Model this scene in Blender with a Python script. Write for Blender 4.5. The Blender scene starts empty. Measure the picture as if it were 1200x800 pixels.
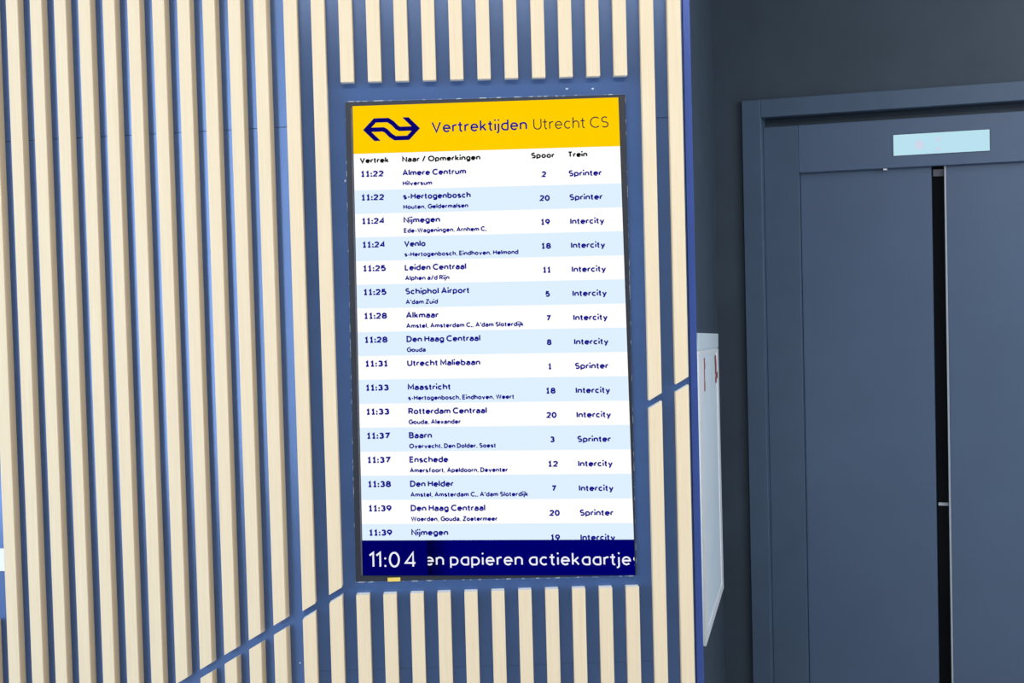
import bpy, bmesh, math
from mathutils import Matrix, Vector

# ------------------------------------------------------------------ camera
FPX = 1700.0                       # focal length in pixels of a 1200 px wide frame
PITCH, ROLL = -0.03794, 0.02615
CAM = Vector((0.0, 0.0, 1.80))
scene = bpy.context.scene
COL = scene.collection
cam_data = bpy.data.cameras.new('camera')
cam_data.sensor_width = 36.0
cam_data.lens = FPX / 1200.0 * 36.0
cam_data.clip_start = 0.05
cam = bpy.data.objects.new('camera', cam_data)
COL.objects.link(cam)
ROT = Matrix.Rotation(math.radians(90) + PITCH, 4, 'X') @ Matrix.Rotation(-ROLL, 4, 'Z')
cam.matrix_world = Matrix.Translation(CAM) @ ROT
scene.camera = cam

# ------------------------------------------------------------------ world, lights, exposure
scene.view_settings.view_transform = 'Standard'
scene.view_settings.look = 'None'
scene.view_settings.exposure = 0.0
scene.view_settings.gamma = 1.0
scene.view_settings.use_curve_mapping = False
scene.cycles.max_bounces = 6

world = bpy.data.worlds.new('world')
scene.world = world
world.use_nodes = True
bg = world.node_tree.nodes['Background']
bg.inputs['Color'].default_value = (0.86, 0.93, 1.0, 1)
bg.inputs['Strength'].default_value = 0.45


def area(name, loc, target, sx, sy, power, color=(1, 1, 1)):
    d = bpy.data.lights.new(name, 'AREA')
    d.shape = 'RECTANGLE'
    d.size, d.size_y, d.energy, d.color = sx, sy, power, color
    o = bpy.data.objects.new(name, d)
    COL.objects.link(o)
    o.location = loc
    o.rotation_euler = (Vector(target) - Vector(loc)).to_track_quat('-Z', 'Y').to_euler()
    return o


area('ceiling_light', (0.2, 1.1, 3.45), (0.2, 2.9, 0.0), 5.0, 0.8, 122, (1.0, 0.95, 0.87))
area('daylight_window', (-5.0, -0.1, 2.0), (-0.9, 3.6, 1.8), 3.2, 3.0, 212, (0.66, 0.83, 1.0))
area('slat_top_fill', (-0.2, 3.0, 3.45), (-0.2, 3.2, 0.0), 4.0, 0.3, 4, (0.86, 0.93, 1.0))  # added cool fill from above that brightens the slat tops, no visible source
area('niche_fill', (2.1, 4.3, 3.45), (2.0, 4.6, 0.0), 1.6, 0.6, 14, (0.80, 0.90, 1.0))  # added fill that lifts the dark niche, not a visible lamp
area('door_fill', (4.1, 2.2, 2.7), (1.6, 6.0, 1.3), 2.0, 1.4, 92, (0.84, 0.92, 1.0))  # added fill from the right for lift door and cabinet, no visible source


# ------------------------------------------------------------------ helpers
def lin(c):
    c /= 255.0
    return c / 12.92 if c <= 0.04045 else ((c + 0.055) / 1.055) ** 2.4


def rgb(r, g, b):
    return (lin(r), lin(g), lin(b), 1.0)


class Plane:
    """A vertical plane: a point on it and the compass direction of its horizontal axis."""
    def __init__(self, origin, direction):
        self.o = Vector(origin)
        self.s = Vector((direction[0], direction[1], 0)).normalized()
        self.n = Vector((self.s.y, -self.s.x, 0))          # towards the viewer
        self.z = Vector((0, 0, 1))

    def at(self, s, z, n=0.0):
        return self.o + self.s * s + self.n * n + self.z * z

    def site(self, px, py, n=0.0):
        """plane coordinates (s, z) of a surveyed point that lies n in front of the plane"""
        d = ROT.to_3x3() @ Vector(((px - 600) / FPX, -(py - 400) / FPX, -1.0))
        p0 = self.o + self.n * n
        t = (p0 - CAM).dot(self.n) / d.dot(self.n)
        p = CAM + d * t - p0
        return (p.dot(self.s), p.z)


def tag(o, label=None, cat=None, group=None, kind=None):
    if label: o['label'] = label
    if cat: o['category'] = cat
    if group: o['group'] = group
    if kind: o['kind'] = kind
    return o


def empty(name, loc):
    o = bpy.data.objects.new(name, None)
    o.empty_display_size = 0.1
    COL.objects.link(o)
    o.location = loc
    return o


def link(name, bm, mat, parent=None, base=None):
    """link a bmesh given in world coordinates as one object whose origin is at its base"""
    if base is None:
        if parent is not None:
            base = Vector((0, 0, 0)) + parent_world(parent)
        else:
            xs = [v.co for v in bm.verts]
            base = Vector((sum(v.x for v in xs) / len(xs), sum(v.y for v in xs) / len(xs), min(v.z for v in xs)))
    for v in bm.verts:
        v.co -= base
    me = bpy.data.meshes.new(name)
    bm.to_mesh(me)
    bm.free()
    if isinstance(mat, (list, tuple)):
        for m in mat: me.materials.append(m)
    else:
        me.materials.append(mat)
    o = bpy.data.objects.new(name, me)
    COL.objects.link(o)
    o['_w'] = list(base)
    if parent is not None:
        o.parent = parent
        o.location = base - parent_world(parent)
    else:
        o.location = base
    return o


def parent_world(p):
    v = Vector(p.location)
    while p.parent is not None:
        p = p.parent
        v = v + Vector(p.location)
    return v


def add_prism(bm, plane, pts, n0, n1, bevel=0.0):
    """polygon pts (s, z) on a plane, solid from n0 to n1 in front of it"""
    a = [bm.verts.new(plane.at(s, z, n0)) for s, z in pts]
    b = [bm.verts.new(plane.at(s, z, n1)) for s, z in pts]
    k = len(pts)
    fs = [bm.faces.new(b), bm.faces.new(a[::-1])]
    for i in range(k):
        j = (i + 1) % k
        fs.append(bm.faces.new((a[i], a[j], b[j], b[i])))
    bmesh.ops.recalc_face_normals(bm, faces=fs)
    if bevel:
        es = list({e for f in fs for e in f.edges})
        bmesh.ops.bevel(bm, geom=es, offset=bevel, segments=1, affect='EDGES', profile=0.5)


def prism(name, plane, pts, n0, n1, mat, parent=None, bevel=0.0):
    bm = bmesh.new()
    add_prism(bm, plane, pts, n0, n1, bevel)
    return link(name, bm, mat, parent)


def rect(s0, s1, z0, z1):
    return [(s0, z0), (s1, z0), (s1, z1), (s0, z1)]


ORD = ['first', 'second', 'third', 'fourth', 'fifth', 'sixth', 'seventh', 'eighth', 'ninth', 'tenth',
       'eleventh', 'twelfth']

# ------------------------------------------------------------------ materials


def new_mat(name):
    m = bpy.data.materials.new(name)
    m.use_nodes = True
    return m, m.node_tree, m.node_tree.nodes['Principled BSDF']


def paint(name, col, rough=0.45, var=0.08, scale=14.0, bump=0.02, spec=0.5, bscale=220.0, metal=0.0):
    m, nt, b = new_mat(name)
    b.inputs['Metallic'].default_value = metal
    N, L = nt.nodes, nt.links
    tc = N.new('ShaderNodeTexCoord')
    ns = N.new('ShaderNodeTexNoise')
    ns.inputs['Scale'].default_value = scale
    ns.inputs['Detail'].default_value = 5
    L.new(tc.outputs['Object'], ns.inputs['Vector'])
    rp = N.new('ShaderNodeValToRGB')
    rp.color_ramp.elements[0].position, rp.color_ramp.elements[1].position = 0.3, 0.7
    rp.color_ramp.elements[0].color = tuple(c * (1 - var) for c in col[:3]) + (1,)
    rp.color_ramp.elements[1].color = tuple(min(1, c * (1 + var)) for c in col[:3]) + (1,)
    L.new(ns.outputs['Fac'], rp.inputs['Fac'])
    L.new(rp.outputs['Color'], b.inputs['Base Color'])
    b.inputs['Roughness'].default_value = rough
    b.inputs['Specular IOR Level'].default_value = spec
    if bump:
        n2 = N.new('ShaderNodeTexNoise')
        n2.inputs['Scale'].default_value = bscale
        L.new(tc.outputs['Object'], n2.inputs['Vector'])
        bp = N.new('ShaderNodeBump')
        bp.inputs['Strength'].default_value = bump
        bp.inputs['Distance'].default_value = 0.002
        L.new(n2.outputs['Fac'], bp.inputs['Height'])
        L.new(bp.outputs['Normal'], b.inputs['Normal'])
    return m


def wood(name, c0, c1):
    m, nt, b = new_mat(name)
    N, L = nt.nodes, nt.links
    tc = N.new('ShaderNodeTexCoord')
    oi = N.new('ShaderNodeObjectInfo')
    mp = N.new('ShaderNodeMapping')
    mp.inputs['Scale'].default_value = (260, 260, 5)
    add = N.new('ShaderNodeVectorMath')
    L.new(tc.outputs['Object'], add.inputs[0])
    mul = N.new('ShaderNodeVectorMath')
    mul.operation = 'SCALE'
    mul.inputs[0].default_value = (7, 3, 5)
    L.new(oi.outputs['Random'], mul.inputs['Scale'])
    L.new(mul.outputs[0], add.inputs[1])
    L.new(add.outputs[0], mp.inputs['Vector'])
    ns = N.new('ShaderNodeTexNoise')
    ns.inputs['Scale'].default_value = 1.0
    ns.inputs['Detail'].default_value = 4
    L.new(mp.outputs[0], ns.inputs['Vector'])
    rp = N.new('ShaderNodeValToRGB')
    rp.color_ramp.elements[0].position, rp.color_ramp.elements[1].position = 0.25, 0.75
    rp.color_ramp.elements[0].color, rp.color_ramp.elements[1].color = c0, c1
    L.new(ns.outputs['Fac'], rp.inputs['Fac'])
    L.new(rp.outputs['Color'], b.inputs['Base Color'])
    b.inputs['Roughness'].default_value = 0.6
    b.inputs['Specular IOR Level'].default_value = 0.3
    return m


def glow(name, col, strength=1.0):
    m = bpy.data.materials.new(name)
    m.use_nodes = True
    nt = m.node_tree
    nt.nodes.clear()
    e = nt.nodes.new('ShaderNodeEmission')
    e.inputs['Color'].default_value = col
    e.inputs['Strength'].default_value = strength
    o = nt.nodes.new('ShaderNodeOutputMaterial')
    nt.links.new(e.outputs[0], o.inputs[0])
    return m


M_BLUE = paint('blue panel paint', (0.053, 0.118, 0.305, 1), 0.22, 0.07, 9, 0.02, spec=0.85, metal=0.30)
M_TRIM = paint('glossy blue trim paint', (0.045, 0.092, 0.36, 1), 0.30, 0.05, 9, 0.02, metal=0.25)
M_WOOD = wood('pale wood', (0.78, 0.625, 0.425, 1), (0.84, 0.695, 0.50, 1))
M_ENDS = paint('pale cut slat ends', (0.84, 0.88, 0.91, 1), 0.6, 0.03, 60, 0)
M_DARKWALL = paint('dark slate wall paint', (0.042, 0.062, 0.088, 1), 0.6, 0.10, 5, 0.04)
M_DOOR = paint('slate blue lacquer', (0.085, 0.130, 0.215, 1), 0.42, 0.04, 3, 0.05, bscale=500)
M_FRAME = paint('slate blue frame lacquer', (0.070, 0.110, 0.175, 1), 0.45, 0.06, 6, 0.03)
M_BLACK = paint('black board', (0.006, 0.007, 0.009, 1), 0.7, 0.05, 6, 0)
M_BEZEL = paint('dark bezel', (0.016, 0.020, 0.032, 1), 0.5, 0.10, 20, 0.02)
M_EDGE = paint('grey screen edge', (0.10, 0.10, 0.13, 1), 0.4, 0.1, 20, 0)
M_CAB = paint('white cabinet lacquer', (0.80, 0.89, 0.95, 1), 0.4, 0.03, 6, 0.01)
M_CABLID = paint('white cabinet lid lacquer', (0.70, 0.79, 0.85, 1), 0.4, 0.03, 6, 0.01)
M_RED = paint('red marking', (0.42, 0.08, 0.07, 1), 0.5, 0.2, 60, 0)
M_WHITE = paint('white plastic', (0.86, 0.88, 0.90, 1), 0.4, 0.02, 10, 0)
M_CHIP = paint('bare chipped edge', (0.55, 0.60, 0.68, 1), 0.7, 0.2, 80, 0)
def chipped_paint():
    m = paint('chipped blue paint', (0.07, 0.14, 0.33, 1), 0.5, 0.05, 9, 0)
    nt = m.node_tree
    N, L = nt.nodes, nt.links
    b = N['Principled BSDF']
    old = b.inputs['Base Color'].links[0].from_socket
    tc = N.new('ShaderNodeTexCoord')
    ns = N.new('ShaderNodeTexNoise')
    ns.inputs['Scale'].default_value = 55
    ns.inputs['Detail'].default_value = 6
    L.new(tc.outputs['Object'], ns.inputs['Vector'])
    rp = N.new('ShaderNodeValToRGB')
    rp.color_ramp.elements[0].position, rp.color_ramp.elements[1].position = 0.53, 0.60
    L.new(ns.outputs['Fac'], rp.inputs['Fac'])
    mx = N.new('ShaderNodeMix')
    mx.data_type = 'RGBA'
    L.new(rp.outputs['Color'], mx.inputs['Factor'])
    L.new(old, mx.inputs['A'])
    mx.inputs['B'].default_value = (0.50, 0.56, 0.64, 1)
    L.new(mx.outputs['Result'], b.inputs['Base Color'])
    return m
M_CHIPPED = chipped_paint()
M_YELLOW = paint('yellow sticker', (0.83, 0.60, 0.12, 1), 0.5, 0.05, 30, 0)
M_STEEL = paint('brushed steel', (0.42, 0.46, 0.52, 1), 0.35, 0.05, 30, 0)
M_FLOOR = paint('grey floor', (0.46, 0.46, 0.46, 1), 0.5, 0.08, 4, 0.02)
M_CEIL = paint('white ceiling', (0.42, 0.42, 0.43, 1), 0.8, 0.03, 4, 0)
m, nt, b = new_mat('dark glass')
b.inputs['Base Color'].default_value = (0.004, 0.005, 0.007, 1)
b.inputs['Roughness'].default_value = 0.05
b.inputs['Specular IOR Level'].default_value = 0.07
M_GLASS = m

G_WHITE = glow('screen white', (1, 1, 1, 1))
G_ROW = glow('screen pale blue', rgb(223, 240, 255))
G_YELLOW = glow('screen yellow', rgb(255, 207, 0))
G_NAVY = glow('screen navy', rgb(0, 0, 108))
G_CLOCK = glow('screen clock navy', rgb(0, 0, 100))
G_TEXT = glow('screen navy lettering', rgb(22, 18, 140))
G_LOGO = glow('screen logo navy', rgb(8, 4, 108))
G_BLACK = glow('screen black lettering', rgb(18, 18, 22))
G_THIN = glow('screen dark lettering', rgb(50, 42, 60))
G_PALE = glow('screen white lettering', rgb(240, 240, 250))
# lit lift display: an even pale panel with two faint warm digits' ghosts as lit spots
G_LIFT = glow('lift display pale light', rgb(186, 226, 240))
G_LIFTRED = glow('lift display faint pink light', rgb(206, 216, 234))

# the ticker fades to black at its left end (that is the picture on the screen)
def ticker_mat():
    mt = bpy.data.materials.new('screen ticker navy')
    mt.use_nodes = True
    nt = mt.node_tree
    nt.nodes.clear()
    tc = nt.nodes.new('ShaderNodeTexCoord')
    sx = nt.nodes.new('ShaderNodeSeparateXYZ')
    nt.links.new(tc.outputs['Generated'], sx.inputs[0])
    rp = nt.nodes.new('ShaderNodeValToRGB')
    rp.color_ramp.elements[0].position = 0.0
    rp.color_ramp.elements[0].color = rgb(0, 0, 40)
    rp.color_ramp.elements[1].position = 0.12
    rp.color_ramp.elements[1].color = rgb(0, 0, 108)
    nt.links.new(sx.outputs['X'], rp.inputs[0])
    e = nt.nodes.new('ShaderNodeEmission')
    nt.links.new(rp.outputs[0], e.inputs['Color'])
    o = nt.nodes.new('ShaderNodeOutputMaterial')
    nt.links.new(e.outputs[0], o.inputs[0])
    return mt
G_TICK = ticker_mat()

# ------------------------------------------------------------------ the two slatted planes
ZTOP = 3.5
PH, TH = 0.01503, 0.21667
PITCH_S, W_S, D_S = 0.0680, 0.0329, 0.0307
X0, TL, YW = -0.5449, 0.0386, 3.6577
front = Plane((0, YW, 0), (math.cos(PH), math.sin(PH)))
fold = front.at(X0, 0)
left = Plane(fold, (math.cos(TH), -math.sin(TH)))        # s is negative towards the left

# structure: floor, ceiling
def slab(name, x0, x1, y0, y1, z0, z1, mat, label):
    bm = bmesh.new()
    vs = [bm.verts.new((x, y, z)) for x in (x0, x1) for y in (y0, y1) for z in (z0, z1)]
    for f in ((0, 1, 3, 2), (4, 6, 7, 5), (0, 4, 5, 1), (2, 3, 7, 6), (0, 2, 6, 4), (1, 5, 7, 3)):
        bm.faces.new([vs[i] for i in f])
    bmesh.ops.recalc_face_normals(bm, faces=bm.faces)
    return tag(link(name, bm, mat), label, name, kind='structure')

slab('floor', -5, 5, -3, 8, -0.05, 0, M_FLOOR, 'grey floor of the hall below the picture')
slab('ceiling', -5, 5, -3, 8, ZTOP, ZTOP + 0.05, M_CEIL, 'white ceiling of the hall above the picture')

# the front panel ends at the corner trim
S_END = front.site(807.3, 400)[0]
S_TRIM = front.site(816.4, 400)[0]
z_seam = front.site(772, 138)[1]
z_low = front.site(640, 778)[1]
L_END = -0.98
GAP = 0.0014
wf = tag(empty('wall_front', front.at((X0 + S_END) / 2, 0)), 'blue painted wall panelling around the departure screen', 'wall', kind='structure')
S_J = X0 + 13 * PITCH_S + W_S / 2                        # a joint hidden behind a slat
for sa, sb, z0, z1 in ((X0, S_J, 0, z_low - GAP / 6), (X0, S_J, z_low + GAP / 6, ZTOP),
                       (S_J, S_END, 0, z_seam - GAP / 2), (S_J, S_END, z_seam + GAP / 2, ZTOP)):
    prism('panel', front, rect(sa, sb, z0, z1), -0.018, 0, M_BLUE, wf)
prism('backing_board', front, rect(X0 + 0.003, S_TRIM - 0.004, 0, ZTOP), -0.05, -0.018, M_BLACK, wf)
wl = tag(empty('wall_left', left.at(L_END / 2, 0)), 'blue wall panelling behind the long slats, turned away beside the screen', 'wall', kind='structure')
for z0, z1 in ((0, z_seam - GAP / 2), (z_seam + GAP / 2, ZTOP)):
    prism('panel', left, rect(L_END, 0, z0, z1), -0.018, 0, M_BLUE, wl)
prism('backing_board', left, rect(L_END, -0.012, 0, ZTOP), -0.05, -0.018, M_BLACK, wl)
tr = prism('trim_1', front, rect(S_END + 0.0014, S_TRIM, 0, ZTOP), -0.05, 0.004, M_TRIM, None, 0.001)
tag(tr, 'glossy blue corner strip at the right end of the slatted wall', 'trim', kind='structure')

# small bare paint chips on the panelling
for px, py, w, h in ((664.3, 104, 3.2, 2.0), (694.6, 104, 3.0, 2.2), (351.8, 776.5, 2, 2), (404.5, 212, 1.6, 3)):
    s, z = front.site(px, py)
    k = 0.00108
    pts = [(s + w * k * math.cos(a) * (1 + .25 * math.sin(3 * a)), z + h * k * math.sin(a)) for a in [i * math.pi / 5 for i in range(10)]]
    prism('paint_chip', front, pts, 0.0, 0.0004, M_CHIP, wf)

# ------------------------------------------------------------------ slats
# the diagonal cut: lines through surveyed points of the slat faces
def line_on(plane, a, b):
    (s0, z0), (s1, z1) = plane.site(*a, D_S), plane.site(*b, D_S)
    return lambda s: z0 + (z1 - z0) * (s - s0) / (s1 - s0)

cut_hi = line_on(front, (385, 697.6), (759, 470.4))
cut_lo = line_on(front, (386, 706.8), (758.6, 480.0))
lcut_hi = line_on(left, (320.75, 733), (233.75, 785))
lcut_lo = line_on(left, (320.75, 743.75), (234, 795))


def slat(plane, s0, lo, hi, label, group):
    """lo / hi: functions giving the height of the lower and upper end"""
    s1 = s0 + W_S
    pts = [(s0, lo(s0)), (s1, lo(s1)), (s1, hi(s1)), (s0, hi(s0))]
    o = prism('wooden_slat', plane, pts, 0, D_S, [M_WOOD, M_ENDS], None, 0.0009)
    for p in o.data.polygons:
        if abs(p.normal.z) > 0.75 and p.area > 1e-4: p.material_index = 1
    return tag(o, label, 'slat', group)


zero = lambda s: 0.0
top = lambda s: ZTOP
LONG, LOWER = 'long slats on the left wall', 'slat ends below the diagonal cut'
# left plane: k = 0 is the slat whose left edge is 23 px from the left border at mid height
for k in range(-1, 11):
    s_right = -(TL + PITCH_S * (10 - k))
    n = k + 1
    slat(left, s_right - W_S, lcut_hi, top,
         'long pale wooden slat on the left wall, %s from the left border' % ORD[n], LONG)
    if k >= 7:
        slat(left, s_right - W_S, zero, lcut_lo,
             'lower piece under the diagonal cut, left wall, %s of four from the left' % ORD[k - 7], LOWER)
# at the left border a slat that is cut off under the small white plate
z_cut = left.site(2, 728, D_S)[1]
sr = -(TL + PITCH_S * 12)
slat(left, sr - W_S, zero, lambda s: z_cut, 'shaded slat end at the bottom left border, under the white plate', LOWER)

z_above = (front.site(399.1, 97.1, D_S)[1] + front.site(719.2, 88.1, D_S)[1]) / 2
z_below = (front.site(416.4, 697.4, D_S)[1] + front.site(733, 687.5, D_S)[1]) / 2
for k in range(15):
    s0 = X0 + k * PITCH_S
    if k in (0, 1, 13, 14):
        side = 'left' if k < 2 else 'right'
        which = {0: 'outer', 1: 'inner', 13: 'inner', 14: 'outer'}[k]
        slat(front, s0, cut_hi, top, 'tall %s slat at the %s of the departure screen, above the diagonal cut' % (which, side), 'tall slats flanking the screen')
        slat(front, s0, zero, cut_lo, '%s slat piece %s of the departure screen, below the diagonal cut' % (which, side), LOWER)
    else:
        slat(front, s0, lambda s: z_above, top, 'short slat above the departure screen, %s of eleven from the left' % ORD[k - 2], 'slats above the screen')
        slat(front, s0, zero, lambda s: z_below, 'slat below the departure screen, %s of eleven from the left' % ORD[k - 2], 'slats below the screen')

# pale scuff on one slat below the screen
def strip(bm, plane, a, b, w, n0, n1):
    (s0, z0), (s1, z1) = a, b
    l = math.hypot(s1 - s0, z1 - z0)
    dx, dz = -(z1 - z0) / l * w / 2, (s1 - s0) / l * w / 2
    add_prism(bm, plane, [(s0 + dx, z0 + dz), (s0 - dx, z0 - dz), (s1 - dx, z1 - dz), (s1 + dx, z1 + dz)], n0, n1)

# small white plate between the slats at the left border
p0 = left.site(7.0, 642, 0)
p1 = left.site(7.0, 668.5, 0)
wp = empty('wall_plate', left.at(p0[0] - 0.03, p1[1], 0))
tag(wp, 'small white plate on the blue wall at the left border', 'wall plate')
prism('plate', left, rect(p0[0] - 0.060, p0[0], p1[1], p0[1]), 0.0, 0.007, M_WHITE, wp, 0.001)
prism('insert', left, rect(p0[0] - 0.050, p0[0] - 0.022, p1[1] + 0.01, p0[1] - 0.01), 0.007, 0.009, M_WHITE, wp, 0.0008)

# ------------------------------------------------------------------ lettering (drawn as strokes)
def arc(cx, cy, rx, ry, a0, a1, n=None):
    n = n or max(3, int(abs(a1 - a0) / 18))
    return [(cx + rx * math.cos(math.radians(a0 + (a1 - a0) * i / n)), cy + ry * math.sin(math.radians(a0 + (a1 - a0) * i / n))) for i in range(n + 1)]

X = 0.735
O_ = lambda cx=.29, cy=.3675, rx=.29, ry=.3675: arc(cx, cy, rx, ry, 0, 360)
BL_ = lambda: [(.56, .725), (.30, X)] + arc(.29, .3675, .29, .3675, 90, 270, 10)[1:] + [(.56, .01)]
BR_ = lambda: [(0, .725), (.26, X)] + arc(.27, .3675, .29, .3675, 90, -90, 10)[1:] + [(0, .01)]
S_ = lambda w, h: arc(w * .5, h * .745, w * .46, h * .255, 40, 270, 10)[:-1] + arc(w * .5, h * .255, w * .5, h * .255, 90, -140, 10)
arch = lambda x, w=.52: arc(x + w / 2, .465, w / 2, .27, 180, 0, 8) + [(x + w, 0)]
G = {
 '@': (.56, [BL_(), [(.56, X), (.56, 0)]]),
 'a': (.50, [[(.04, .61)] + arc(.26, .50, .24, X - .50, 140, 0, 8) + [(.50, 0)], [(.50, .43), (.20, .43)] + arc(.20, .215, .20, .215, 90, 270, 6)[1:] + [(.34, 0), (.50, .10)]]), 'b': (.56, [BR_(), [(0, 1.05), (0, 0)]]),
 'c': (.52, [arc(.29, .3675, .29, .3675, 48, 312)]), 'd': (.56, [BL_(), [(.56, 1.05), (.56, 0)]]),
 'e': (.58, [[(.03, .38), (.58, .38)] + arc(.29, .38, .29, .355, 0, 180)[1:] + arc(.29, .3675, .29, .3675, 180, 318)[1:]]),
 'f': (.40, [[(.16, 0), (.16, .80)] + arc(.38, .80, .22, .25, 180, 90, 5), [(0, X), (.38, X)]]),
 'g': (.56, [BL_(), [(.56, X), (.56, -.03)] + arc(.28, -.03, .28, .25, 0, -150, 8)[1:]]),
 'h': (.52, [[(0, 0), (0, 1.05)], arch(0)]), 'i': (.0, [[(0, 0), (0, X)], ('dot', 0, 1.04)]),
 'j': (.02, [[(.02, X), (.02, -.08)] + arc(-.16, -.08, .18, .2, 0, -90, 5)[1:], ('dot', .02, 1.04)]),
 'k': (.48, [[(0, 0), (0, 1.05)], [(.0, .27), (.44, X)], [(.17, .43), (.48, 0)]]),
 'l': (.0, [[(0, 0), (0, 1.05)]]),
 'm': (.86, [[(0, 0), (0, X)], arch(0, .43), arch(.43, .43)]), 'n': (.52, [[(0, 0), (0, X)], arch(0)]),
 'o': (.58, [O_()]), 'p': (.56, [BR_(), [(0, X), (0, -.28)]]),
 'r': (.27, [[(0, 0), (0, X)], arc(.27, .445, .27, .29, 180, 75, 6)]),
 's': (.46, [S_(.46, X)]), 't': (.27, [[(.10, .96), (.10, .18)] + arc(.25, .18, .15, .18, 180, 285, 5)[1:], [(-.09, X), (.29, X)]]),
 'u': (.52, [[(0, X)] + arc(.26, .27, .26, .27, 180, 360, 8) + [(.52, X)], [(.52, .3), (.52, 0)]]),
 'v': (.56, [[(0, X), (.28, 0), (.56, X)]]), 'w': (.84, [[(0, X), (.21, 0), (.42, X), (.63, 0), (.84, X)]]),
 'x': (.5, [[(0, X), (.5, 0)], [(0, 0), (.5, X)]]), 'y': (.56, [[(0, X), (.29, 0)], [(.56, X), (.2, -.26), (.05, -.26)]]),
 'A': (.76, [[(0, 0), (.38, 1), (.76, 0)], [(.13, .3), (.63, .3)]]),
 'B': (.60, [[(0, 0), (0, 1), (.32, 1)] + arc(.32, .76, .24, .24, 90, -90, 8)[1:] + [(0, .52)], [(.32, .52)] + arc(.34, .26, .26, .26, 90, -90, 8) + [(0, 0)]]),
 'C': (.76, [arc(.46, .5, .46, .5, 48, 312, 18)]), 'D': (.70, [[(0, 0), (0, 1), (.26, 1)] + arc(.26, .5, .44, .5, 90, -90, 12)[1:] + [(0, 0)]]),
 'E': (.52, [[(.52, 1), (0, 1), (0, 0), (.52, 0)], [(0, .52), (.46, .52)]]),
 'G': (.82, [arc(.46, .5, .46, .5, 48, 360, 18) + [(.5, .5)]]), 'H': (.66, [[(0, 0), (0, 1)], [(.66, 0), (.66, 1)], [(0, .52), (.66, .52)]]),
 'I': (.0, [[(0, 0), (0, 1)]]), 'L': (.48, [[(0, 1), (0, 0), (.48, 0)]]),
 'M': (.80, [[(0, 0), (0, 1), (.40, .25), (.80, 1), (.80, 0)]]), 'N': (.66, [[(0, 0), (0, 1), (.66, 0), (.66, 1)]]),
 'O': (.92, [arc(.46, .5, .46, .5, 0, 360, 22)]),
 'R': (.60, [[(0, 0), (0, 1), (.32, 1)] + arc(.32, .74, .27, .26, 90, -90, 8)[1:] + [(0, .48)], [(.30, .48), (.60, 0)]]),
 'S': (.58, [S_(.58, 1.0)]), 'T': (.62, [[(0, 1), (.62, 1)], [(.31, 1), (.31, 0)]]),
 'U': (.66, [[(0, 1)] + arc(.33, .33, .33, .33, 180, 360, 10) + [(.66, 1)]]),
 'V': (.74, [[(0, 1), (.37, 0), (.74, 1)]]), 'W': (1.08, [[(0, 1), (.27, 0), (.54, 1), (.81, 0), (1.08, 1)]]),
 'Z': (.58, [[(0, 1), (.58, 1), (0, 0), (.58, 0)]]),
 '0': (.60, [arc(.30, .5, .30, .5, 0, 360, 20)]),
 '1': (.42, [[(.0, .78), (.22, 1), (.22, 0)], [(0, 0), (.42, 0)]]), '|': (.22, [[(.0, .80), (.22, 1), (.22, 0)]]),
 '2': (.56, [arc(.28, .72, .28, .28, 165, -35, 9) + [(.0, 0), (.56, 0)]]),
 '3': (.56, [arc(.27, .76, .25, .24, 150, -90, 10) , arc(.27, .26, .29, .26, 90, -150, 10)]),
 '4': (.62, [[(.48, 0), (.48, 1), (0, .26), (.62, .26)]]),
 '5': (.56, [[(.5, 1), (.10, 1), (.05, .56)] + arc(.27, .32, .29, .32, 125, -150, 12)]),
 '7': (.56, [[(0, 1), (.56, 1), (.18, 0)]]),
 '8': (.58, [arc(.29, .76, .24, .24, 0, 360, 14), arc(.29, .26, .29, .26, 0, 360, 14)]),
 '9': (.58, [arc(.29, .68, .29, .32, 0, 360, 16), arc(.29, .68, .29, .32, 0, 0, 3)[:1] + [(.575, .62), (.50, .40), (.24, 0)]]),
 ':': (.0, [('dot', 0, .06), ('dot', 0, .60)]), '.': (.0, [('dot', 0, .02)]), ',': (.06, [[(.06, .06), (0, -.16)]]),
 '-': (.30, [[(0, .38), (.30, .38)]]), '/': (.42, [[(0, -.1), (.42, 1.08)]]), "'": (.0, [[(0, 1.05), (0, .78)]]),
 ' ': (.02, []),
}


def ribbon(bm, pts, t, place):
    closed = math.dist(pts[0], pts[-1]) < 1e-6
    if closed: pts = pts[:-1]
    q = [pts[0]]
    for p in pts[1:]:
        if math.dist(p, q[-1]) > 1e-6: q.append(p)
    pts, n = q, len(q)
    L, R = [], []
    for i in range(n):
        a = pts[i - 1] if (i > 0 or closed) else None
        c = pts[(i + 1) % n] if (i < n - 1 or closed) else None
        d = []
        for u, v in ((a, pts[i]), (pts[i], c)):
            if u is not None and v is not None:
                l = math.dist(u, v)
                d.append(((v[0] - u[0]) / l, (v[1] - u[1]) / l))
        if len(d) == 1: d = d * 2
        nx, ny = -(d[0][1] + d[1][1]), d[0][0] + d[1][0]
        l = math.hypot(nx, ny) or 1e-6
        nx, ny = nx / l, ny / l
        cs = max(0.50 if not closed else 0.38, nx * -d[0][1] + ny * d[0][0])
        h = t / 2 / cs
        L.append((pts[i][0] + nx * h, pts[i][1] + ny * h))
        R.append((pts[i][0] - nx * h, pts[i][1] - ny * h))
    vl = [bm.verts.new((*place(*p), 0)) for p in L]
    vr = [bm.verts.new((*place(*p), 0)) for p in R]
    for i in range(n if closed else n - 1):
        j = (i + 1) % n
        bm.faces.new((vl[i], vr[i], vr[j], vl[j]))


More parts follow.
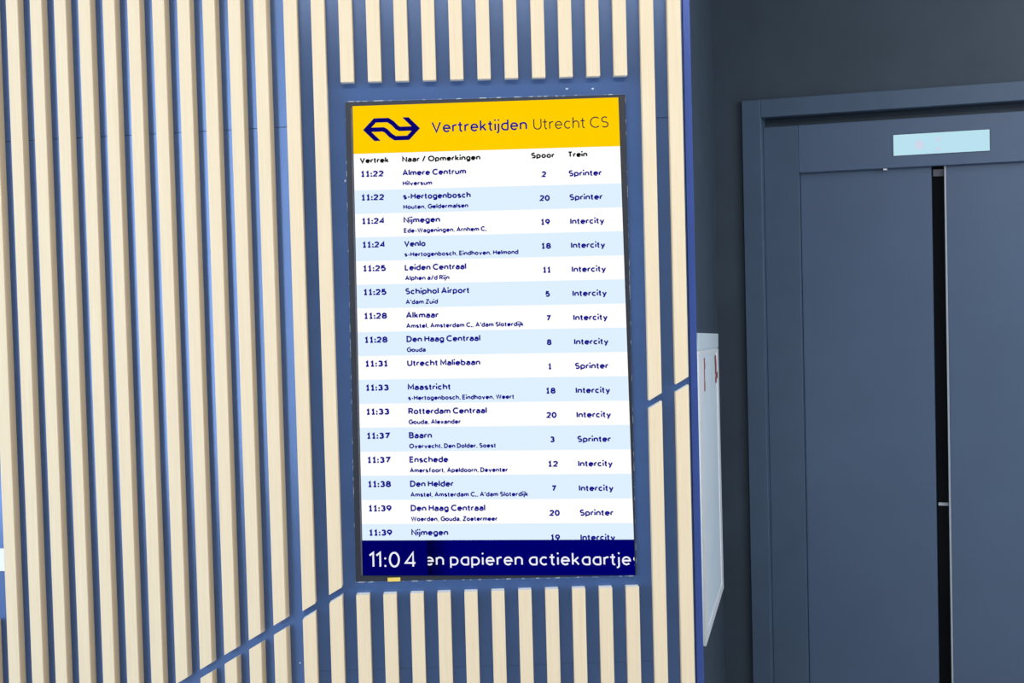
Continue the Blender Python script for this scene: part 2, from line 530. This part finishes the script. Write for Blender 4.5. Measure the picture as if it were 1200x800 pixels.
def text_bm(text, x0, x1, base, cap, t, space=0.17, clip=None):
    """text as strokes of width t; capitals reach cap above base; spans x0..x1 (all in screen pixels, y down)"""
    tr_ = t / cap
    adv, x = [], 0.0
    for i, ch in enumerate(text):
        adv.append(x)
        x += G[ch][0] + space + tr_
    total = x - space - tr_ + tr_
    sx = (x1 - x0) / total
    xh = 0.72 * cap                                       # height of the small letters

    def rise(y, tall):
        if y < 0 or tall: return t / 2 + y * (cap - t)
        if y <= X: return t / 2 + (xh - t) * y / X
        return xh - t / 2 + (cap - xh) * (y - X) / (1 - X)
    bm = bmesh.new()
    for ch, ax in zip(text, adv):
        def place(px, py): return (px, py)
        for st in G[ch][1]:
            def conv(p, ax=ax, tall=ch in "ABCDEGHILMNORSTUVWZ0123456789|/:"):
                return (x0 + (ax + p[0] + tr_ / 2) * sx, -(base - rise(p[1], tall)))
            if st and st[0] == 'dot':
                cx, cy = conv((st[1], st[2]))
                cy -= t * .1
                vs = [bm.verts.new((cx + t * .56 * math.cos(a), cy + t * .56 * math.sin(a), 0)) for a in [i * math.pi / 6 for i in range(12)]]
                bm.faces.new(vs)
            else:
                ribbon(bm, [conv(p) for p in st], t, place)
    for v in bm.verts: v.co.y = -v.co.y
    if clip: do_clip(bm, *clip)
    return bm


def do_clip(bm, xa, xb):
    for x, sgn in ((xa, -1), (xb, 1)):
        bmesh.ops.bisect_plane(bm, geom=bm.verts[:] + bm.edges[:] + bm.faces[:], plane_co=(x, 0, 0), plane_no=(sgn, 0, 0), clear_outer=True)


# ------------------------------------------------------------------ departure screen
SW, SH = 1080.0, 1920.0
N_SCR = 0.0080
quad = [front.site(413.1, 124.4, N_SCR), front.site(724.6, 114.1, N_SCR), front.site(744.3, 673.7, N_SCR), front.site(425.5, 673.9, N_SCR)]
def homography(q):
    (x0, y0), (x1, y1), (x2, y2), (x3, y3) = q
    dx1, dx2, sx = x1 - x2, x3 - x2, x0 - x1 + x2 - x3
    dy1, dy2, sy = y1 - y2, y3 - y2, y0 - y1 + y2 - y3
    den = dx1 * dy2 - dx2 * dy1
    g, h = (sx * dy2 - dx2 * sy) / den, (dx1 * sy - sx * dy1) / den
    a, b_, d, e = x1 - x0 + g * x1, x3 - x0 + h * x3, y1 - y0 + g * y1, y3 - y0 + h * y3
    def f(u, v):
        u, v = u / SW, v / SH
        w = g * u + h * v + 1
        return ((a * u + b_ * v + x0) / w, (d * u + e * v + y0) / w)
    return f
on_screen = homography(quad)


def screen_link(name, bm, mat, parent, lift):
    for v in bm.verts:
        v.co = front.at(*on_screen(v.co.x, v.co.y), N_SCR + lift)
    bm.normal_update()
    for f in bm.faces:
        if f.normal.dot(front.n) < 0: f.normal_flip()
    return link(name, bm, mat, parent)


def block(name, x0, x1, y0, y1, mat, parent, lift):
    bm = bmesh.new()
    k = 12
    a = [bm.verts.new((x0 + (x1 - x0) * i / k, y0, 0)) for i in range(k + 1)]
    c = [bm.verts.new((x0 + (x1 - x0) * i / k, y1, 0)) for i in range(k + 1)]
    for i in range(k): bm.faces.new((a[i], a[i + 1], c[i + 1], c[i]))
    return screen_link(name, bm, mat, parent, lift)


bez = [front.site(404.6, 119.6, .006), front.site(732.4, 110.6, .006), front.site(745.6, 673.9, .006), front.site(416.9, 681.3, .006)]
cs = (sum(p[0] for p in bez) / 4, min(p[1] for p in bez))
scr = tag(empty('departure_screen', front.at(cs[0], cs[1])), 'tall lit train departure screen with yellow header set into the slatted wall', 'departure screen')
order = [3, 2, 1, 0]
prism('bezel', front, [bez[i] for i in order], 0.0, 0.006, M_BEZEL, scr, 0.001)
q1 = [quad[i] for i in order]
prism('display_panel', front, [(s, z) for s, z in q1], 0.006, N_SCR, [M_BLACK], scr)
# grey screen edge along the left side, inside the bezel
e0, e1 = front.site(411.0, 126, .007), front.site(423.4, 673.5, .007)
prism('screen_edge', front, [(e1[0], e1[1]), (e1[0] + .0035, e1[1]), (e0[0] + .0035, e0[1]), (e0[0], e0[1])], .006, .0082, M_EDGE, scr)
# bright chipped paint along the cut-out
bm = bmesh.new()
cc = (sum(p[0] for p in bez) / 4, sum(p[1] for p in bez) / 4)
outer_ = []
for i, (ps_, pz_) in enumerate(bez):
    outer_.append((ps_ + (.0016 if ps_ > cc[0] else -.0016), pz_ + (.0026 if pz_ > cc[1] else -.0040)))
for i in range(4):
    j = (i + 1) % 4
    add_prism(bm, front, [bez[i], bez[j], outer_[j], outer_[i]], 0.0, 0.0012)
bmesh.ops.remove_doubles(bm, verts=bm.verts, dist=1e-5)
tag(link('chipped_edge', bm, M_CHIPPED, scr), 'whitish chipped paint around the screen')

# header
hd = block('header_band', 0, SW, 0, 199.8, G_YELLOW, scr, .0004)
bm = bmesh.new()
cx, cy, k = 158.4, 101.0, 3.51
def lp(pts):
    for sg in (1, -1):
        ribbon(bm, [(cx + sg * x * k, cy + sg * y * k) for x, y in pts], 5.3 * k, lambda a, c: (a, c))
lp([(13.6, -16.6), (29.7, 0), (19.2, 10.9), (4.0, 10.9), (-1.4, 7.2), (-6.5, 1.7), (-9.5, 0), (-29.0, 0)])
bmesh.ops.bisect_plane(bm, geom=bm.verts[:] + bm.edges[:] + bm.faces[:], plane_co=(0, cy - 13.5 * k, 0), plane_no=(0, -1, 0), clear_outer=True)
bmesh.ops.bisect_plane(bm, geom=bm.verts[:] + bm.edges[:] + bm.faces[:], plane_co=(0, cy + 13.5 * k, 0), plane_no=(0, 1, 0), clear_outer=True)
screen_link('arrow_logo', bm, G_LOGO, hd, .0008)
screen_link('title_text', text_bm('Vertrektijden', 323, 710, 121.5, 46, 6.6, .15), G_TEXT, hd, .0008)
screen_link('station_text', text_bm('Utrecht CS', 736, 1037, 122, 46, 4.4, .17), G_THIN, hd, .0008)
# column headings
ch = block('heading_row', 0, SW, 199.8, 252, G_WHITE, scr, .0004)
for tx, x0, x1 in (('Vertrek', 25, 144.5), ('Naar / Opmerkingen', 199, 518), ('Spoor', 723, 817), ('Trein', 870.5, 948.5)):
    screen_link('heading_text', text_bm(tx, x0, x1, 240, 24.5, 5.9, .07), G_BLACK, ch, .0008)

ROWS = [('11:22', 'Almere Centrum', 458.5, 'Hilversum', 319, '2', 'S'), ('11:22', 's-Hertogenbosch', 474.5, 'Houten, Geldermalsen', 463, '20', 'S'),
 ('11:24', 'Nijmegen', 347.5, 'Ede-Wageningen, Arnhem C.', 534, '19', 'I'), ('11:24', 'Venlo', 286, 's-Hertogenbosch, Eindhoven, Helmond', 660, '18', 'I'),
 ('11:25', 'Leiden Centraal', 448, 'Alphen a/d Rijn', 379, '11', 'I'), ('11:25', 'Schiphol Airport', 459, "A'dam Zuid", 330, '5', 'I'),
 ('11:28', 'Alkmaar', 331, "Amstel, Amsterdam C., A'dam Sloterdijk", 672, '7', 'I'), ('11:28', 'Den Haag Centraal', 497, 'Gouda', 275.5, '8', 'I'),
 ('11:31', 'Utrecht Maliebaan', 494, '', 0, '1', 'S'), ('11:33', 'Maastricht', 373, 's-Hertogenbosch, Eindhoven, Weert', 626, '18', 'I'),
 ('11:33', 'Rotterdam Centraal', 515, 'Gouda, Alexander', 409, '20', 'I'), ('11:37', 'Baarn', 292, 'Overvecht, Den Dolder, Soest', 547.5, '3', 'S'),
 ('11:37', 'Enschede', 354.5, 'Amersfoort, Apeldoorn, Deventer', 592, '12', 'I'), ('11:38', 'Den Helder', 373.5, "Amstel, Amsterdam C., A'dam Sloterdijk", 670, '7', 'I'),
 ('11:39', 'Den Haag Centraal', 497.5, 'Woerden, Gouda, Zoetermeer', 545, '20', 'S'), ('11:39', 'Nijmegen', 347, '', 0, '19', 'I')]
PW = {'2': 19, '5': 18, '7': 18, '8': 19, '1': 15, '3': 19, '20': 41, '19': 37, '18': 39, '11': 33, '12': 40}
for i, (tm, nm, nx, via, vx, pl, ty) in enumerate(ROWS):
    y0 = 252 if i == 0 else 351.6 + 97.35 * (i - 1)
    y1 = 351.6 + 97.35 * i if i < 15 else 1800
    row = block('departure_row', 0, SW, y0, y1, G_ROW if i % 2 else G_WHITE, scr, .0004)
    yb = 296.0 + 97.65 * i
    screen_link('time_text', text_bm(tm, 27.5, 122, yb + .8, 25.5, 6.7, .07), G_TEXT, row, .0008)
    screen_link('destination_text', text_bm(nm, 198.7, nx, yb + .5, 26, 5.9, .07), G_TEXT, row, .0008)
    if via: screen_link('via_text', text_bm(via, 199, vx, yb + 41, 20, 4.8, .08), G_TEXT, row, .0008)
    w = PW[pl]
    screen_link('platform_text', text_bm(pl, 772 - w / 2, 772 + w / 2, yb + 22, 24.5, 6.4, .08), G_TEXT, row, .0008)
    screen_link('train_text', text_bm('Sprinter' if ty == 'S' else 'Intercity', 871, 1003.5 if ty == 'S' else 1007.5, yb + 22.2, 26, 5.9, .07), G_TEXT, row, .0008)

tb = block('ticker_bar', 255, SW, 1779.3, SH, G_TICK, scr, .0012)
screen_link('ticker_text', text_bm('en papieren actiekaartjes'.replace('a', '@'), 251, 1103, 1880.5, 49, 6.4, .17, clip=(262, SW - 1)), G_PALE, tb, .0016)
ck = block('clock_panel', 0, 261, 1779.3, SH, G_CLOCK, scr, .0020)
bmc = bmesh.new()
def add_bm(dst, src):
    me = bpy.data.meshes.new('tmp'); src.to_mesh(me); src.free(); dst.from_mesh(me); bpy.data.meshes.remove(me)
for tx, x0, x1 in (('|', 24.5, 47), ('|', 52, 75), (':', 87, 95.5), ('0', 106, 150), ('4', 169, 216)):
    add_bm(bmc, text_bm(tx, x0, x1, 1888, 63, 7.4))
screen_link('clock_text', bmc, G_PALE, ck, .0024)

# yellow sticker on the lower rim of the screen
a, c = front.site(454.2, 676.8, .007), front.site(469.2, 680.8, .007)
tag(prism('yellow_sticker', front, rect(a[0], c[0], c[1], a[1]), 0.0, .0075, M_YELLOW), 'tiny yellow sticker on the lower edge of the departure screen', 'sticker')

# ------------------------------------------------------------------ lift niche: side wall, end wall, lift door, cabinet
PS, KD = 0.36781, 1.40
doorp = Plane((1.147 * KD, 4.3 * KD, 0), (math.cos(PS), -math.sin(PS)))
c_s = doorp.site(842, 400)[0]
corner = doorp.at(c_s, 0)
SA = math.radians(12.0)
sidep = Plane(corner, (math.sin(SA), math.cos(SA)))      # s runs away from the viewer; 0 at the corner

tag(prism('wall_side', sidep, rect(-2.35, 0.05, 0, ZTOP), -0.10, 0, M_DARKWALL), 'dark slate side wall between slatted wall and lift', 'wall', kind='structure')

P = lambda x, y, n=0.0: doorp.site(x, y, n)
J0 = P(869, 118)[0]; J1 = P(891, 118.5)[0]
zt_f = (P(868.5, 118)[1] + P(1200, 95)[1]) / 2           # top of the frame
zb_h = (P(891, 138.6)[1] + P(1200, 116.1)[1]) / 2        # lower edge of the head
S_R = J0 + 1.55
# wall with an opening for the lift (three blocks in one mesh)
bm = bmesh.new()
for r in (rect(c_s - .08, J0 + .02, 0, ZTOP), rect(J0 + .02, S_R - .02, zt_f - .02, ZTOP), rect(S_R - .02, S_R + 1.0, 0, ZTOP)):
    add_prism(bm, doorp, r, -0.14, 0)
tag(link('wall_back', bm, M_DARKWALL), 'dark slate end wall around the lift door', 'wall', kind='structure')
bm = bmesh.new()
add_prism(bm, doorp, rect(c_s - .08, S_R + 1.0, 0, ZTOP), -0.56, -0.52)
tag(link('wall_shaft', bm, M_BLACK), 'black wall of the lift shaft behind the door', 'wall', kind='structure')

PF = 0.022                                                # the frame stands proud of the wall
J0 = P(868.9, 118, PF)[0]; J1 = P(890.8, 118.5, PF)[0]
zt_f = (P(868.5, 118, PF)[1] + P(1200, 95, PF)[1]) / 2
zb_h = (P(891, 138.6, PF)[1] + P(1200, 116.1, PF)[1]) / 2
JW = J1 - J0
dr = tag(empty('door_1', doorp.at((J0 + S_R) / 2, 0)), 'slate blue lift door with dark vertical glass slit and heavy frame', 'lift door', kind='structure')
prism('frame_jamb', doorp, rect(J0, J1, 0, zt_f), -0.10, PF, M_FRAME, dr, .0015)
prism('frame_jamb', doorp, rect(S_R - JW, S_R, 0, zt_f), -0.10, PF, M_FRAME, dr, .0015)
prism('frame_head', doorp, rect(J1 + .0012, S_R - JW - .0012, zb_h, zt_f), -0.10, PF - .001, M_FRAME, dr, .0015)
# panels inside the frame
NP = -0.028
z_pt = (P(892.5, 149, NP)[1] + P(1200, 130.5, NP)[1]) / 2
s_pr = P(935.2, 150, NP)[0]
z_hb = (P(936, 202.5, NP)[1] + P(1200, 188.4, NP)[1]) / 2
prism('side_panel', doorp, rect(J1 + .001, s_pr - .0008, 0, z_pt), -0.08, NP, M_FRAME, dr, .0012)
prism('header_panel', doorp, rect(s_pr + .0006, S_R - JW - .002, z_hb, z_pt), -0.08, NP, M_DOOR, dr, .0012)
prism('head_shade_strip', doorp, rect(J1 + .002, S_R - JW - .002, z_pt - .02, zb_h + .02), -0.11, -0.09, M_DARKWALL, dr)  # added dark strip standing in for the shade under the frame head
NL = -0.060
z_lt = z_hb + .012
g0 = P(1091.2, 200, NL)[0]; g1 = P(1108.8, 200, NL)[0]
lf = prism('door_leaf', doorp, rect(s_pr + .0008, g0, 0.012, z_lt), -0.105, NL, M_DOOR, dr, .0015)
prism('door_leaf', doorp, rect(g1, S_R - JW - .004, 0.012, z_lt), -0.105, NL, M_DOOR, dr, .0015)
prism('glass_slit', doorp, rect(g0 + .001, g1 - .001, 0.012, z_lt), -0.096, -0.086, M_GLASS, dr)
prism('steel_edge', doorp, rect(g1 - .0085, g1 - .0005, 0.012, z_lt), -0.085, NL + .001, M_STEEL, dr, .001)
zc0, zc1 = P(1103, 592, -.08)[1], P(1103, 588.6, -.08)[1]
prism('crossbar', doorp, rect(g0 + .008, g1 - .012, zc0, zc1), -0.085, -0.076, M_STEEL, dr)
prism('glass_reflection', doorp, rect(g0 + .006, g1 - .012, P(1100, 206, NL)[1], P(1100, 198, NL)[1]), -0.085, -0.076, M_EDGE, dr)  # grey patch standing in for a reflection at the top of the glass
a = P(1035, 197.3, NP)
prism('bolt', doorp, rect(a[0], a[0] + .014, z_hb - .0015 - .006, z_hb - .0015), NL + .001, NP, M_WHITE, dr)

# lit display above the lift
i0, i1 = P(1047, 170, NP), P(1159.8, 164, NP)
zi0 = (P(1047, 183, NP)[1] + P(1160, 176, NP)[1]) / 2
zi1 = (P(1047, 158.4, NP)[1] + P(1159.5, 151.5, NP)[1]) / 2
li = tag(empty('lift_display', doorp.at((i0[0] + i1[0]) / 2, zi0, NP)), 'pale lit rectangular floor display above the lift door', 'display')
prism('housing', doorp, rect(i0[0] - .002, i1[0] + .002, zi0 - .002, zi1 + .002), NP, NP + .002, M_BEZEL, li)
prism('lit_screen', doorp, rect(i0[0], i1[0], zi0, zi1), NP + .002, NP + .004, G_LIFT, li)
def disc(px, py, r, rz, name):
    s, z = P(px, py, NP)
    pts = [(s + r * math.cos(q), z + rz * math.sin(q)) for q in [i * math.pi / 12 for i in range(24)]]
    prism(name, doorp, pts, NP + .004, NP + .0043, G_LIFTRED, li)
disc(1077.5, 169.5, .018, .020, 'faint_digit')
disc(1099.6, 163.5, .009, .009, 'faint_arrow')
disc(1099.6, 174.5, .010, .006, 'faint_arrow')

# white cabinet on the side wall
NC = 0.03
C = lambda x, y: sidep.site(x, y, NC)
TLc, TRc, BRc, BLc = C(818.4, 390), C(841.6, 390.8), C(848.2, 688.5), C(827.6, 757)
lipL, lipR = C(819.2, 411.5), C(841.8, 408.0)
cabi = tag(empty('wall_cabinet', sidep.at((BLc[0] + BRc[0]) / 2, min(BLc[1], BRc[1]), 0)), 'tall white wall cabinet with red markings beside the lift', 'cabinet')
prism('body', sidep, [BLc, BRc, TRc, TLc], 0.0, NC - .006, M_CAB, cabi, .002)
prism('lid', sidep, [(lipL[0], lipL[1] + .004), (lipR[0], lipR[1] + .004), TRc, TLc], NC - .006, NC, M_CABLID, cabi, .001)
# door leaf with a raised rim
def mix(p, q, u): return (p[0] + (q[0] - p[0]) * u, p[1] + (q[1] - p[1]) * u)
fr_ = [BLc, BRc, lipR, lipL]
iu = [mix(mix(BLc, BRc, .12), mix(lipL, lipR, .12), .035), mix(mix(BLc, BRc, .90), mix(lipL, lipR, .90), .035),
      mix(mix(BLc, BRc, .90), mix(lipL, lipR, .90), .985), mix(mix(BLc, BRc, .12), mix(lipL, lipR, .12), .985)]
bm = bmesh.new()
for i in range(4):
    j = (i + 1) % 4
    add_prism(bm, sidep, [fr_[i], fr_[j], iu[j], iu[i]], NC - .006, NC)
link('door_rim', bm, M_WHITE, cabi)
cd = prism('cabinet_door', sidep, iu, NC - .006, NC - .003, M_CAB, cabi)
def mark(pxs, n):
    bm = bmesh.new()
    for (xa, ya, xb, yb) in pxs:
        p, q = sidep.site(xa, ya, n), sidep.site(xb, yb, n)
        add_prism(bm, sidep, rect(min(p[0], q[0]), max(p[0], q[0]), min(p[1], q[1]), max(p[1], q[1])), n - .001, n)
    return bm
link('red_marking', mark([(825.0, 419.5, 826.2, 425), (825.2, 426, 826.6, 432), (825.2, 433, 826.3, 447), (825.4, 448, 826.8, 457.5)], NC - .002), M_RED, cabi)
link('red_marking', mark([(838.4, 416.5, 839.6, 424), (838.8, 425, 840, 437), (839.6, 437, 841.2, 442), (839.2, 442, 840.2, 448)], NC + .001), M_RED, cabi)

for o in bpy.data.objects:
    if '_w' in o: del o['_w']
